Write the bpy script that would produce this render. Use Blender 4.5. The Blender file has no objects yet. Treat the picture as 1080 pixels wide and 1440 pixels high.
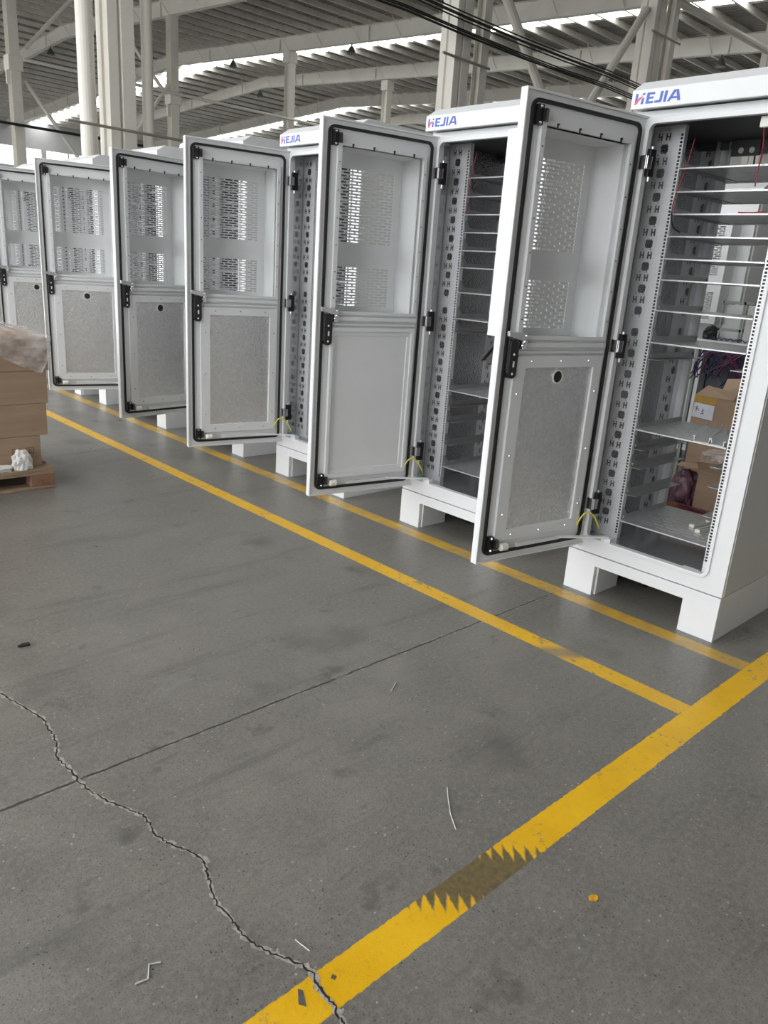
import bpy, bmesh, math, random
from mathutils import Vector, Matrix
random.seed(7)
R = math.radians
SC = bpy.context.scene
COL = SC.collection

# ------------------------------------------------------------------ camera, sky, exposure
CAM = Vector((-3.21736, -1.17550, 1.47781))
YAW, PITCH, ROLL, FPX = 0.7698, -0.3072, 0.0696, 1072.8
fw = Vector((math.sin(YAW)*math.cos(PITCH), math.cos(YAW)*math.cos(PITCH), math.sin(PITCH)))
rt = Vector((math.cos(YAW), -math.sin(YAW), 0.0)); up = rt.cross(fw)
r2 = rt*math.cos(ROLL)+up*math.sin(ROLL); u2 = -rt*math.sin(ROLL)+up*math.cos(ROLL)
cam = bpy.data.cameras.new('camera'); camo = bpy.data.objects.new('camera', cam); COL.objects.link(camo)
camo.matrix_world = Matrix(((r2.x, u2.x, -fw.x, CAM.x), (r2.y, u2.y, -fw.y, CAM.y), (r2.z, u2.z, -fw.z, CAM.z), (0, 0, 0, 1)))
cam.sensor_fit = 'VERTICAL'; cam.sensor_height = 36.0; cam.lens = 36.0*FPX/1440.0
cam.clip_start = 0.05; cam.clip_end = 300
SC.camera = camo

world = bpy.data.worlds.new('sky'); SC.world = world; world.use_nodes = True
bgn = world.node_tree.nodes['Background']
bgn.inputs[0].default_value = (0.96, 0.98, 1.0, 1); bgn.inputs[1].default_value = 3.6
SC.view_settings.view_transform = 'Standard'; SC.view_settings.look = 'None'
SC.view_settings.gamma = 1; SC.view_settings.exposure = 0.25; SC.view_settings.use_curve_mapping = False
SKYLIGHT, WINDOW = 4.2, 2.0
NEAR_SKY_Y = -.5
LEFT_OPEN = (-4.3, 29.0, 7.5)     # daylight doorway in the left wall: y from, y to, height

# ------------------------------------------------------------------ material helpers
class NT:
    def __init__(s, name):
        m = bpy.data.materials.new(name); m.use_nodes = True; s.m = m; s.t = m.node_tree
        s.b = s.t.nodes['Principled BSDF']; s.out = s.t.nodes['Material Output']
        s.pos = None
    def n(s, typ, **kw):
        x = s.t.nodes.new(typ)
        for k, v in kw.items(): setattr(x, k, v)
        return x
    def l(s, a, b): s.t.links.new(a, b)
    def P(s, obj=True):
        if s.pos is None:
            s.pos = s.n('ShaderNodeTexCoord').outputs['Object'] if obj else s.n('ShaderNodeNewGeometry').outputs['Position']
        return s.pos
    def val(s, sock, v):
        if hasattr(v, 'is_linked'): s.l(v, sock)
        else: sock.default_value = v
    def math(s, op, a, b=0.0, c=None, clamp=False):
        x = s.n('ShaderNodeMath', operation=op, use_clamp=clamp); s.val(x.inputs[0], a); s.val(x.inputs[1], b)
        if c is not None: s.val(x.inputs[2], c)
        return x.outputs[0]
    def sep(s):
        x = s.n('ShaderNodeSeparateXYZ'); s.l(s.P(), x.inputs[0]); return x.outputs
    def noise(s, scale, detail=4, rough=.55, vec=None, stretch=None):
        x = s.n('ShaderNodeTexNoise'); v = vec or s.P()
        if stretch:
            mp = s.n('ShaderNodeMapping'); s.l(v, mp.inputs[0]); mp.inputs['Scale'].default_value = stretch; v = mp.outputs[0]
        s.l(v, x.inputs['Vector']); x.inputs['Scale'].default_value = scale; x.inputs['Detail'].default_value = detail
        x.inputs['Roughness'].default_value = rough; return x.outputs['Fac']
    def voro(s, scale, feat='F1', out='Distance'):
        x = s.n('ShaderNodeTexVoronoi', feature=feat); s.l(s.P(), x.inputs['Vector']); x.inputs['Scale'].default_value = scale
        return x.outputs[out]
    def ramp(s, f, *stops):
        x = s.n('ShaderNodeValToRGB'); e = x.color_ramp.elements
        while len(e) < len(stops): e.new(0.5)
        for q, (p, c) in zip(e, stops):
            q.position = p; q.color = (c, c, c, 1) if isinstance(c, (int, float)) else (*c, 1)
        s.l(f, x.inputs[0]); return x.outputs[0]
    def smooth(s, f, a, b, lo=0.0, hi=1.0):
        x = s.n('ShaderNodeMapRange', interpolation_type='SMOOTHSTEP'); s.val(x.inputs[0], f)
        x.inputs[1].default_value = a; x.inputs[2].default_value = b; x.inputs[3].default_value = lo; x.inputs[4].default_value = hi
        return x.outputs[0]
    def mix(s, f, a, b):
        x = s.n('ShaderNodeMix', data_type='RGBA'); s.val(x.inputs[0], f)
        for k, v in ((6, a), (7, b)):
            if isinstance(v, tuple): x.inputs[k].default_value = (*v, 1)
            else: s.l(v, x.inputs[k])
        return x.outputs[2]
    def bump(s, h, strength=.2, dist=.01):
        x = s.n('ShaderNodeBump'); s.l(h, x.inputs['Height']); x.inputs['Strength'].default_value = strength
        x.inputs['Distance'].default_value = dist; s.l(x.outputs[0], s.b.inputs['Normal'])
    def set(s, color=None, rough=None, metal=None, spec=None):
        if color is not None:
            if isinstance(color, tuple): s.b.inputs['Base Color'].default_value = (*color, 1)
            else: s.l(color, s.b.inputs['Base Color'])
        if rough is not None: s.val(s.b.inputs['Roughness'], rough)
        if metal is not None: s.val(s.b.inputs['Metallic'], metal)
        if spec is not None: s.b.inputs['Specular IOR Level'].default_value = spec
        return s.m

M = {}
def simple(name, c, rough=.5, metal=0.0, var=.06, scale=8, bump=0.0, bscale=60, stretch=None, spec=None):
    t = NT(name); f = t.noise(scale, 4, stretch=stretch)
    hi = tuple(min(1, x*(1+var)) for x in c); lo = tuple(x*(1-var) for x in c)
    if bump: t.bump(t.noise(bscale, 3, stretch=stretch), bump, .004)
    M[name] = t.set(t.ramp(f, (.3, lo), (.7, hi)), rough, metal, spec); return M[name]

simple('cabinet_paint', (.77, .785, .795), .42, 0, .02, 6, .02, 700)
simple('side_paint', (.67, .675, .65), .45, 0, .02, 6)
simple('door_paint', (.775, .79, .795), .42, 0, .02, 6, .02, 700)
simple('galvanised', (.74, .75, .765), .34, .35, .06, 14)
simple('runner_metal', (.46, .47, .48), .34, .75, .08, 14)
simple('shelf_metal', (.60, .61, .615), .32, .55, .10, 9, stretch=(1, 6, 1))
simple('liner_metal', (.52, .535, .55), .20, .8, .10, 5)
simple('dark_steel', (.10, .105, .11), .5, .4)
simple('black_plastic', (.012, .012, .013), .35)
simple('black_rubber', (.015, .015, .015), .65)
simple('chrome', (.70, .69, .70), .22, 1.0)
simple('white_plastic', (.86, .86, .78), .4)
simple('logo_blue', (.075, .13, .52), .45)
simple('logo_red', (.72, .09, .10), .45)
simple('logo_yellow', (.85, .70, .25), .45)
simple('ground_wire', (.72, .66, .08), .4)
simple('red_wire', (.40, .03, .07), .45)
simple('blue_wire', (.035, .04, .12), .45)
simple('purple_wire', (.16, .03, .07), .45)
simple('column_paint', (.78, .75, .68), .5, 0, .06, 1.2)
simple('steel_paint', (.76, .74, .67), .5, 0, .05, 1.5)
simple('purlin_steel', (.80, .78, .72), .5, .1, .12, 2)
simple('roof_sheet', (.33, .32, .295), .45, .4, .18, .8)
simple('wall_sheet', (.62, .63, .63), .55, 0, .05, .6)
simple('wall_dim', (.62, .615, .60), .6, 0, .06, .7)
simple('white_sheet', (.78, .80, .81), .5, 0, .04, 1)
simple('cable_black', (.02, .02, .02), .5)
simple('rod_metal', (.38, .365, .33), .4, .4)
simple('cardboard', (.405, .285, .195), .8, 0, .10, 3, .10, 25, stretch=(1, 1, 6))
simple('cardboard_inside', (.50, .36, .25), .85, 0, .08, 5)
simple('tape', (.55, .33, .06), .25, 0, .12, 12)
simple('pallet_wood', (.36, .25, .165), .75, 0, .30, 9, .2, 40, stretch=(1, 8, 8))
simple('block_wood', (.30, .155, .095), .75, 0, .25, 14, .2, 60)
simple('paper', (.76, .80, .86), .7)
simple('ink', (.10, .03, .16), .6)
simple('print_brown', (.17, .10, .06), .8)
simple('white_cloth', (.82, .80, .77), .7, 0, .04, 14)
simple('purple_bag', (.16, .08, .11), .3, 0, .4, 9, .4, 20)
simple('red_brown_tray', (.26, .12, .075), .6, 0, .2, 9)
simple('grey_machine', (.55, .57, .55), .5)
simple('green_frame', (.30, .34, .31), .5)
simple('alu_profile', (.68, .69, .69), .3, .8)
simple('cream_plastic', (.78, .77, .66), .4)
simple('bare_concrete', (.10, .095, .085), .9, 0, .2, 60)
simple('crack_dark', (.025, .023, .021), .95, 0, .4, 60)
simple('crack_edge', (.40, .37, .33), .95, 0, .35, 60)
simple('litter_pale', (.60, .59, .55), .7)
simple('yellow_chip', (.70, .34, .02), .6, 0, .3, 90)

def foil(name, col, rough):
    t = NT(name); x, y, z = t.sep()
    # embossed quilting: staggered cushions with crinkles between them
    a = t.math('SINE', t.math('MULTIPLY', t.math('ADD', x, y), 300.0)); c = t.math('SINE', t.math('MULTIPLY', z, 300.0))
    q = t.math('MULTIPLY', a, c); cell = t.voro(115.0); crease = t.voro(38.0); wob = t.noise(12, 4, .6)
    h = t.math('ADD', t.math('MULTIPLY', q, .22), t.math('ADD', t.math('MULTIPLY', cell, 1.5), t.math('ADD', t.math('MULTIPLY', crease, .8), t.math('MULTIPLY', wob, 1.2))))
    t.bump(h, .55, .004)
    M[name] = t.set(t.ramp(t.noise(60, 3), (.3, tuple(v*.86 for v in col)), (.7, col)), rough, .92)
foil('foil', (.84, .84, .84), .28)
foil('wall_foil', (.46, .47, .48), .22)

def emit(name, c, s):
    t = NT(name); e = t.n('ShaderNodeEmission'); e.inputs[0].default_value = (*c, 1); e.inputs[1].default_value = s
    f = t.noise(.7, 2); k = t.math('MULTIPLY_ADD', f, .5*s, .75*s); t.l(k, e.inputs[1]); t.l(e.outputs[0], t.out.inputs[0]); M[name] = t.m
emit('skylight_panel', (1, 1, .99), SKYLIGHT)
emit('window_light', (.97, 1, 1), WINDOW); emit('frosted_light', (.95, .985, 1), .74)

def film_mat():
    t = NT('plastic_film'); tr = t.n('ShaderNodeBsdfTransparent'); tr.inputs[0].default_value = (.95, .92, .90, 1)
    mx = t.n('ShaderNodeMixShader'); t.set((.86, .81, .775), .12)
    fac = t.ramp(t.noise(7, 4, .6, stretch=(1, 1, 2.2)), (.38, .24), (.68, .72)); t.bump(t.noise(16, 4), .7, .03)
    t.l(fac, mx.inputs[0]); t.l(tr.outputs[0], mx.inputs[1]); t.l(t.b.outputs[0], mx.inputs[2]); t.l(mx.outputs[0], t.out.inputs[0])
    M['plastic_film'] = t.m
film_mat()

def floor_mat():
    t = NT('concrete'); x, y, z = t.sep()
    big = t.noise(.55, 5, .6); mid = t.noise(3.2, 6, .65); fine = t.noise(55, 4, .7); grit = t.noise(190, 2)
    base = t.ramp(big, (.30, (.168, .157, .137)), (.70, (.258, .244, .215)))
    base = t.mix(t.ramp(mid, (.30, .55), (.62, 0.0)), base, (.118, .113, .104))
    base = t.mix(t.ramp(fine, (.42, 0.0), (.70, .75)), base, (.262, .252, .232))
    base = t.mix(t.ramp(grit, (.28, .85), (.44, 0.0)), base, (.066, .062, .056))
    # chips: dark pits and pale specks of aggregate
    sp = t.voro(58); base = t.mix(t.math('MULTIPLY', t.smooth(sp, .09, .16, 1, 0), t.smooth(t.noise(9, 3), .50, .60)), base, (.030, .028, .026))
    sp2 = t.voro(39); base = t.mix(t.math('MULTIPLY', t.smooth(sp2, .08, .14, 1, 0), t.smooth(t.noise(7.3, 2), .47, .57)), base, (.42, .41, .38))
    # dark oily stains
    base = t.mix(t.smooth(t.noise(1.7, 3, .5), .58, .72, 0, .5), base, (.085, .081, .074))
    base = t.mix(t.smooth(t.noise(5.5, 4, .6), .62, .72, 0, .50), base, (.070, .066, .060))
    base = t.mix(t.smooth(t.noise(4.1, 5, .65), .60, .74, 0, .45), base, (.27, .262, .245))
    base = t.mix(t.smooth(t.noise(11, 5, .7, stretch=(.5, 2.6, 1)), .60, .70, 0, .4), base, (.085, .080, .074))
    # tyre and drag smears running across the aisle
    base = t.mix(t.smooth(t.noise(2.2, 5, .7, stretch=(.35, 3.2, 1)), .54, .70, 0, .42), base, (.085, .082, .077))
    # sawn joint
    wv = t.math('MULTIPLY_ADD', t.noise(14, 3), .016, -.008)
    jd = t.math('ABSOLUTE', t.math('SUBTRACT', t.math('ADD', y, wv), .748))
    joint = t.math('MULTIPLY', t.smooth(jd, .0025, .006, 1, 0), t.smooth(t.noise(22, 3), .30, .45, .35, 1))
    base = t.mix(t.math('MULTIPLY', joint, .92), base, (.028, .026, .024))
    base = t.mix(t.math('MULTIPLY', t.smooth(t.math('ABSOLUTE', t.math('SUBTRACT', jd, .009)), .002, .005, 1, 0), t.smooth(t.noise(30, 2), .52, .6, 0, .6)), base, (.38, .36, .33))
    # painted lines
    def band(v, a, b):
        e = t.math('MULTIPLY_ADD', t.noise(45, 3, .6), .010, -.005); w = t.math('ADD', v, e)
        return t.math('MULTIPLY', t.smooth(w, a-.0015, a+.0015), t.smooth(w, b-.0015, b+.0015, 1, 0))
    cross = band(y, -.294, -.194)
    la = t.math('MULTIPLY', band(x, -.692, -.600), t.smooth(y, -.196, -.192)); lb = t.math('MULTIPLY', band(x, -.150, -.056), t.smooth(y, -.196, -.192))
    ycol = t.ramp(mid, (.30, (.78, .43, .008)), (.70, (.92, .55, .010)))
    ycol2 = t.mix(.14, ycol, (.40, .25, .08))
    worn = t.math('MULTIPLY', t.smooth(t.noise(26, 5, .7), .57, .66), t.smooth(t.noise(2.6, 3), .46, .60))
    grey = t.smooth(t.noise(38, 5, .75), .54, .74, 0, .5)
    # comb shaped tyre wear across the wide line
    uu = t.math('ADD', t.math('MULTIPLY', x, .72), t.math('MULTIPLY', y, -.69)); vv = t.math('ADD', t.math('MULTIPLY', x, .69), t.math('MULTIPLY', y, .72))
    jit = t.math('MULTIPLY', t.noise(24, 4, .7), .5)
    teeth = t.math('PINGPONG', t.math('ADD', t.math('MULTIPLY', uu, 33.0), t.math('ADD', jit, t.math('MULTIPLY', vv, 6.0))), .5)
    edge = t.math('MULTIPLY_ADD', teeth, .11, .068)
    fv = t.math('ABSOLUTE', t.math('ADD', vv, t.math('MULTIPLY_ADD', jit, .03, 1.4625)))
    tyre = t.smooth(t.math('SUBTRACT', edge, fv), -.012, .016)
    keep = t.math('MULTIPLY', t.math('SUBTRACT', 1.0, worn), t.math('SUBTRACT', 1.0, t.math('MULTIPLY', t.math('MULTIPLY', tyre, t.smooth(t.noise(60, 4, .7), .30, .66, 1, .88)), .98)))
    base = t.mix(t.math('MULTIPLY', t.math('MULTIPLY', cross, tyre), .85), base, (.085, .078, .045))
    base = t.mix(t.math('MULTIPLY', cross, keep), base, ycol)
    w2 = t.smooth(t.noise(7, 5, .7), .60, .68, 1, .25)
    dmg = t.smooth(t.math('ABSOLUTE', t.math('SUBTRACT', t.math('ADD', y, t.math('MULTIPLY', x, .8)), -.165)), .02, .09, .25, 1)
    base = t.mix(t.math('MULTIPLY', t.math('MULTIPLY', la, dmg), t.math('MULTIPLY', t.math('SUBTRACT', 1.0, worn), w2)), base, ycol2)
    base = t.mix(t.math('MULTIPLY', lb, t.math('MULTIPLY', t.math('SUBTRACT', 1.0, worn), t.smooth(t.noise(5, 4, .7), .36, .66, .80, .42))), base, ycol2)
    base = t.mix(t.math('MULTIPLY', t.math('ADD', cross, la), t.math('MULTIPLY', grey, .55)), base, (.24, .18, .06))
    anyline = t.math('ADD', cross, t.math('ADD', la, lb), clamp=True)
    h = t.math('ADD', t.math('MULTIPLY', fine, .6), t.math('ADD', t.math('MULTIPLY', grit, .25), t.math('MULTIPLY', anyline, .15)))
    t.bump(h, .22, .006)
    rough = t.ramp(mid, (.3, .27), (.7, .46))
    M['concrete'] = t.set(base, rough, 0, .5)
floor_mat()

# ------------------------------------------------------------------ mesh helpers
class MB:
    def __init__(s): s.v = []; s.f = []
    def add(s, vs, fs):
        o = len(s.v); s.v += [tuple(v) for v in vs]; s.f += [tuple(i+o for i in f) for f in fs]; return s
    def box(s, x0, x1, y0, y1, z0, z1):
        return s.add([(x0, y0, z0), (x1, y0, z0), (x1, y1, z0), (x0, y1, z0), (x0, y0, z1), (x1, y0, z1), (x1, y1, z1), (x0, y1, z1)],
                     [(0, 3, 2, 1), (4, 5, 6, 7), (0, 1, 5, 4), (1, 2, 6, 5), (2, 3, 7, 6), (3, 0, 4, 7)])
    def prism(s, pts, axis, a, b):
        """polygon given in the two other axes (in x,y,z order) extruded along axis from a to b"""
        n = len(pts)
        def mk(p, c): return {'x': (c, p[0], p[1]), 'y': (p[0], c, p[1]), 'z': (p[0], p[1], c)}[axis]
        return s.add([mk(p, a) for p in pts]+[mk(p, b) for p in pts],
                     [tuple(range(n))[::-1], tuple(range(n, 2*n))]+[(i, (i+1) % n, n+(i+1) % n, n+i) for i in range(n)])
    def tube(s, pts, r, n=8, taper=None):
        pts = [Vector(p) for p in pts]; vs = []; prev = None
        for i, p in enumerate(pts):
            d = (pts[min(i+1, len(pts)-1)]-pts[max(i-1, 0)]).normalized()
            a = Vector((0, 0, 1)) if abs(d.z) < .9 else Vector((1, 0, 0))
            if prev is not None: a = prev
            u = d.cross(a).normalized(); w = u.cross(d).normalized(); prev = w
            rr = r if taper is None else r*taper[i]
            vs += [p+u*math.cos(2*math.pi*k/n)*rr+w*math.sin(2*math.pi*k/n)*rr for k in range(n)]
        fs = [(i*n+k, i*n+(k+1) % n, (i+1)*n+(k+1) % n, (i+1)*n+k) for i in range(len(pts)-1) for k in range(n)]
        m = len(pts)-1
        fs += [tuple(range(n))[::-1], tuple(m*n+k for k in range(n))]
        return s.add(vs, fs)
    def cyl(s, p0, p1, r, n=16): return s.tube([p0, p1], r, n)
    def grid(s, us, vs, filled, a, b, plane):
        """solid plate: cells of the us x vs grid that are filled, thickness a..b along the third axis. plane 'yz','xz','xy'"""
        idx = {}
        def P(i, j, k):
            key = (i, j, k)
            if key not in idx:
                c = (a, b)[k]; u, v = us[i], vs[j]
                s.v.append({'yz': (c, u, v), 'xz': (u, c, v), 'xy': (u, v, c)}[plane]); idx[key] = len(s.v)-1
            return idx[key]
        nu, nv = len(us)-1, len(vs)-1
        F = [[filled(.5*(us[i]+us[i+1]), .5*(vs[j]+vs[j+1])) for j in range(nv)] for i in range(nu)]
        for i in range(nu):
            for j in range(nv):
                if not F[i][j]: continue
                s.f.append((P(i, j, 0), P(i, j+1, 0), P(i+1, j+1, 0), P(i+1, j, 0)))
                s.f.append((P(i, j, 1), P(i+1, j, 1), P(i+1, j+1, 1), P(i, j+1, 1)))
                if i == 0 or not F[i-1][j]: s.f.append((P(i, j, 0), P(i, j, 1), P(i, j+1, 1), P(i, j+1, 0)))
                if i == nu-1 or not F[i+1][j]: s.f.append((P(i+1, j, 0), P(i+1, j+1, 0), P(i+1, j+1, 1), P(i+1, j, 1)))
                if j == 0 or not F[i][j-1]: s.f.append((P(i, j, 0), P(i+1, j, 0), P(i+1, j, 1), P(i, j, 1)))
                if j == nv-1 or not F[i][j+1]: s.f.append((P(i, j+1, 0), P(i, j+1, 1), P(i+1, j+1, 1), P(i+1, j+1, 0)))
        return s
    def plate(s, u0, u1, v0, v1, holes, a, b, plane):
        us = sorted({round(u0, 5), round(u1, 5)} | {round(q, 5) for h in holes for q in h[:2]}); vs = sorted({round(v0, 5), round(v1, 5)} | {round(q, 5) for h in holes for q in h[2:]})
        return s.grid(us, vs, lambda u, v: not any(h[0] < u < h[1] and h[2] < v < h[3] for h in holes), a, b, plane)
    def dome(s, c, axis, r, h):
        c = Vector(c); ax = Vector(axis); o = ax.orthogonal().normalized(); w = ax.cross(o)
        ring = [c+o*math.cos(k*math.pi/3)*r+w*math.sin(k*math.pi/3)*r for k in range(6)]; r2_ = [p*0+c+(p-c)*.6+ax*h for p in ring]
        return s.add(ring+r2_, [(k, (k+1) % 6, 6+(k+1) % 6, 6+k) for k in range(6)]+[tuple(range(6, 12))])
    def mesh(s, name, mat):
        me = bpy.data.meshes.new(name); me.from_pydata(s.v, [], s.f); me.materials.append(M[mat])
        bm = bmesh.new(); bm.from_mesh(me); bmesh.ops.recalc_face_normals(bm, faces=bm.faces); bm.to_mesh(me); bm.free(); me.update(); return me
CACHE = {}
def link(name, me, parent=None, bevel=0, smooth=False, loc=None, rot=None):
    o = bpy.data.objects.new(name, me); COL.objects.link(o)
    if parent is not None: o.parent = parent
    if loc is not None: o.location = loc
    if rot is not None: o.rotation_euler = rot
    if bevel:
        b = o.modifiers.new('bevel', 'BEVEL'); b.width = bevel; b.segments = 2; b.limit_method = 'ANGLE'; b.angle_limit = R(40)
    if smooth:
        for p in me.polygons: p.use_smooth = True
    return o
def part(name, mat, parent, fn, key=None, bevel=0, smooth=False, **kw):
    key = key or (name, mat, fn.__name__)
    if key not in CACHE: m = MB(); fn(m); CACHE[key] = m.mesh(name, mat)
    return link(name, CACHE[key], parent, bevel, smooth, **kw)
def one(name, mat, mb, parent=None, bevel=0, smooth=False, **kw): return link(name, mb.mesh(name, mat), parent, bevel, smooth, **kw)
def tag(o, label=None, cat=None, group=None, kind=None):
    for k, v in (('label', label), ('category', cat), ('group', group), ('kind', kind)):
        if v: o[k] = v
    return o
def empty(name, loc, rz=0.0):
    o = bpy.data.objects.new(name, None); COL.objects.link(o); o.location = loc; o.rotation_euler = (0, 0, rz); o.empty_display_size = .1; return o

# ------------------------------------------------------------------ setting: floor, roof, far walls
RX0, RX1, RY0, RY1 = -11.0, 46.0, -9.0, 70.0
RIDGE_Y, RIDGE_Z, S_NEAR, S_FAR = 42.2, 11.74, .0655, .042
def roof_z(y): return RIDGE_Z-(S_NEAR*(RIDGE_Y-y) if y < RIDGE_Y else S_FAR*(y-RIDGE_Y))
m = MB(); m.add([(-30, RY0, 0), (RX1, RY0, 0), (RX1, RY1, 0), (-30, RY1, 0), (-30, RY0, -.2), (RX1, RY0, -.2), (RX1, RY1, -.2), (-30, RY1, -.2)],
                [(0, 1, 2, 3), (7, 6, 5, 4), (0, 4, 5, 1), (1, 5, 6, 2), (2, 6, 7, 3), (3, 7, 4, 0)])
floor = tag(one('floor', 'concrete', m), kind='structure')
CR = [(-2.575, 1.52), (-2.555, 1.43), (-2.54, 1.358), (-2.527, 1.292), (-2.504, 1.207), (-2.482, 1.124), (-2.491, 1.054), (-2.488, 1.003), (-2.503, .943), (-2.523, .901), (-2.522, .856), (-2.514, .796), (-2.52, .749), (-2.51, .691), (-2.5, .63), (-2.477, .578), (-2.452, .52), (-2.439, .492), (-2.444, .451), (-2.451, .422), (-2.443, .373), (-2.431, .338), (-2.411, .3), (-2.396, .245), (-2.411, .211), (-2.422, .174), (-2.439, .13), (-2.446, .094), (-2.44, .048), (-2.447, .014), (-2.445, -.019), (-2.439, -.055), (-2.425, -.091), (-2.41, -.124), (-2.389, -.162), (-2.385, -.195), (-2.392, -.217), (-2.397, -.247), (-2.395, -.28), (-2.404, -.309), (-2.408, -.34), (-2.43, -.42), (-2.42, -.50)]
def crack_strip(wid, z, jit, seed):
    rnd = random.Random(seed); pts = []
    for a, b in zip(CR, CR[1:]):
        for k in range(5):
            t = k/5; pts.append((a[0]+(b[0]-a[0])*t+rnd.uniform(-jit, jit), a[1]+(b[1]-a[1])*t+rnd.uniform(-jit, jit)))
    mb = MB(); vs = []
    for i, p in enumerate(pts):
        q = pts[min(i+1, len(pts)-1)]; r_ = pts[max(i-1, 0)]; d = Vector((q[0]-r_[0], q[1]-r_[1])); d.normalize()
        w1 = wid*rnd.uniform(.25, 1.25); w2 = wid*rnd.uniform(.25, 1.25)
        vs += [(p[0]-d.y*w1, p[1]+d.x*w1, z), (p[0]+d.y*w2, p[1]-d.x*w2, z)]
    mb.add(vs, [(2*i, 2*i+1, 2*i+3, 2*i+2) for i in range(len(pts)-1)]); return mb
one('crumbled_crack_edge', 'crack_edge', crack_strip(.0085, .0008, .0045, 3), floor)
mb = MB(); mb.prism([(-2.432, -.203), (-2.426, -.213), (-2.443, -.247), (-2.452, -.232)], 'z', 0, .0012); mb.prism([(-2.352, -.222), (-2.349, -.232), (-2.358, -.236), (-2.361, -.227)], 'z', 0, .0012); one('bare_patch', 'bare_concrete', mb, floor)
one('floor_crack', 'crack_dark', crack_strip(.0030, .0014, .0035, 4), floor)

# roof: corrugated sheets with strips left open for translucent panels
SKY = [(-8.6, -6.8), (-4.2, -2.4), (22.1, 23.5), (34.3, 35.7)]  # first two strips are unseen, added overhead to light the floor
ceil = None
def roof_strip(x0, x1, y0, y1):
    mb = MB(); n = max(1, int((x1-x0)/.25)); xs = []
    for i in range(n):
        a = x0+(x1-x0)*i/n; w = (x1-x0)/n
        xs += [(a, .0), (a+w*.62, .0), (a+w*.70, -.035), (a+w*.92, -.035)]
    xs.append((x1, 0.0)); vs = []
    for y in (y0, y1):
        for x, dz in xs: vs.append((x, y, roof_z(y)+.485+dz))
    k = len(xs); mb.add(vs, [(i, i+1, k+i+1, k+i) for i in range(k-1)]); return mb
edges = [RX0]+[e for s_ in SKY for e in s_]+[RX1]
root = None
allm = MB()
for i in range(0, len(edges), 2):
    for y0, y1 in ((RY0, RIDGE_Y), (RIDGE_Y, RY1)):
        s_ = roof_strip(edges[i], edges[i+1], y0, y1); allm.add(s_.v, s_.f)
ceil = tag(one('ceiling', 'roof_sheet', allm), kind='structure')
for x0, x1 in SKY:
    mb = MB()
    ys = NEAR_SKY_Y if x0 < 3 else RY0  # added near strips start late so cabinet side faces stay darker
    for y0, y1 in ((ys, RIDGE_Y), (RIDGE_Y, RY1)):
        s_ = roof_strip(x0, x1, y0, y1); mb.add(s_.v, s_.f)
    one('rooflight', 'skylight_panel', mb, ceil)
    if ys > RY0: s_ = roof_strip(x0, x1, RY0, ys); one('roof_patch', 'roof_sheet', s_, ceil)
def purlin_mb(y):
    z = roof_z(y); mb = MB()
    mb.prism([(y-.035, z+.46), (y+.035, z+.46), (y+.035, z+.448), (y-.022, z+.448), (y-.022, z+.272), (y+.03, z+.272), (y+.03, z+.26), (y-.035, z+.26)], 'x', RX0, RX1)
    return mb
y = -6.0; 
while y < 69:
    one('purlin', 'purlin_steel', purlin_mb(y), ceil); y += 1.18
RAFT = [2.3, 8.3, 14.3, 20.3, 26.3, 32.3, 38.3]
for x in RAFT:
    mb = MB()
    for y0, y1 in ((RY0, RIDGE_Y), (RIDGE_Y, RY1)):
        za, zb = roof_z(y0), roof_z(y1); d0 = .30; 
        for (xa, xb, la, lb) in ((x-.006, x+.006, -.29, .29), (x-.11, x+.11, -.30, -.285), (x-.11, x+.11, .285, .30)):
            mb.add([(xa, y0, za+la), (xb, y0, za+la), (xb, y0, za+lb), (xa, y0, za+lb), (xa, y1, zb+la), (xb, y1, zb+la), (xb, y1, zb+lb), (xa, y1, zb+lb)],
                   [(0, 1, 2, 3), (7, 6, 5, 4), (0, 4, 5, 1), (1, 5, 6, 2), (2, 6, 7, 3), (3, 7, 4, 0)])
    yy = -6.0; k = 0
    while yy < 69:
        if k % 2 == 0:
            z = roof_z(yy); mb.tube([(x-.02, yy, z-.24), (x-.55, yy, z+.34)], .022, 4); mb.tube([(x+.02, yy, z-.24), (x+.55, yy, z+.34)], .022, 4)
        if k % 5 == 0: mb.box(x-.10, x+.10, yy+.6, yy+.62, roof_z(yy)-.28, roof_z(yy)+.27)
        yy += 1.25; k += 1
    one('rafter', 'steel_paint', mb, ceil)

def sheet_wall(name, mat, pts_fn, n, thick):
    return None
m = MB(); yw = RY1-.3
m.plate(RX0, RX1, 0, 11.1, [(17.2+6.0*i+a, 17.2+6.0*i+b, 7.6, 9.05) for i in range(-3, 5) for a, b in ((.1, 1.9), (2.0, 3.8), (3.9, 5.7))], yw, yw+.25, 'xz')
tag(one('wall_far', 'wall_sheet', m), kind='structure')
m = MB(); m.plate(RX0, RX1, 7.6, 9.05, [], yw+.1, yw+.12, 'xz')
tag(one('window_1', 'window_light', m), kind='structure')
xw = RX1-.3; m = MB()
wins = [(2.0+2.9*i, 2.0+2.9*i+2.4, 4.85, 7.3) for i in range(22)]+[(2.0+5.8*i, 2.0+5.8*i+5.3, .9, 4.5) for i in range(11)]
m.plate(RY0, RY1, 0, 11.5, wins, xw, xw+.25, 'yz')
wr = tag(one('wall_right', 'white_sheet', m), kind='structure')
m = MB()
for i in range(180): m.box(xw-.03, xw-.001, RY0+.41*i, RY0+.41*i+.06, 0, .9)
one('wall_rib', 'white_sheet', m, wr)
m = MB(); m.plate(RY0, RY1, 4.8, 7.4, [], xw+.1, xw+.12, 'yz'); tag(one('window_2', 'window_light', m), kind='structure')
m = MB(); m.plate(RY0, RY1, .8, 4.6, [], xw+.1, xw+.12, 'yz'); tag(one('window_3', 'frosted_light', m), kind='structure')
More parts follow.
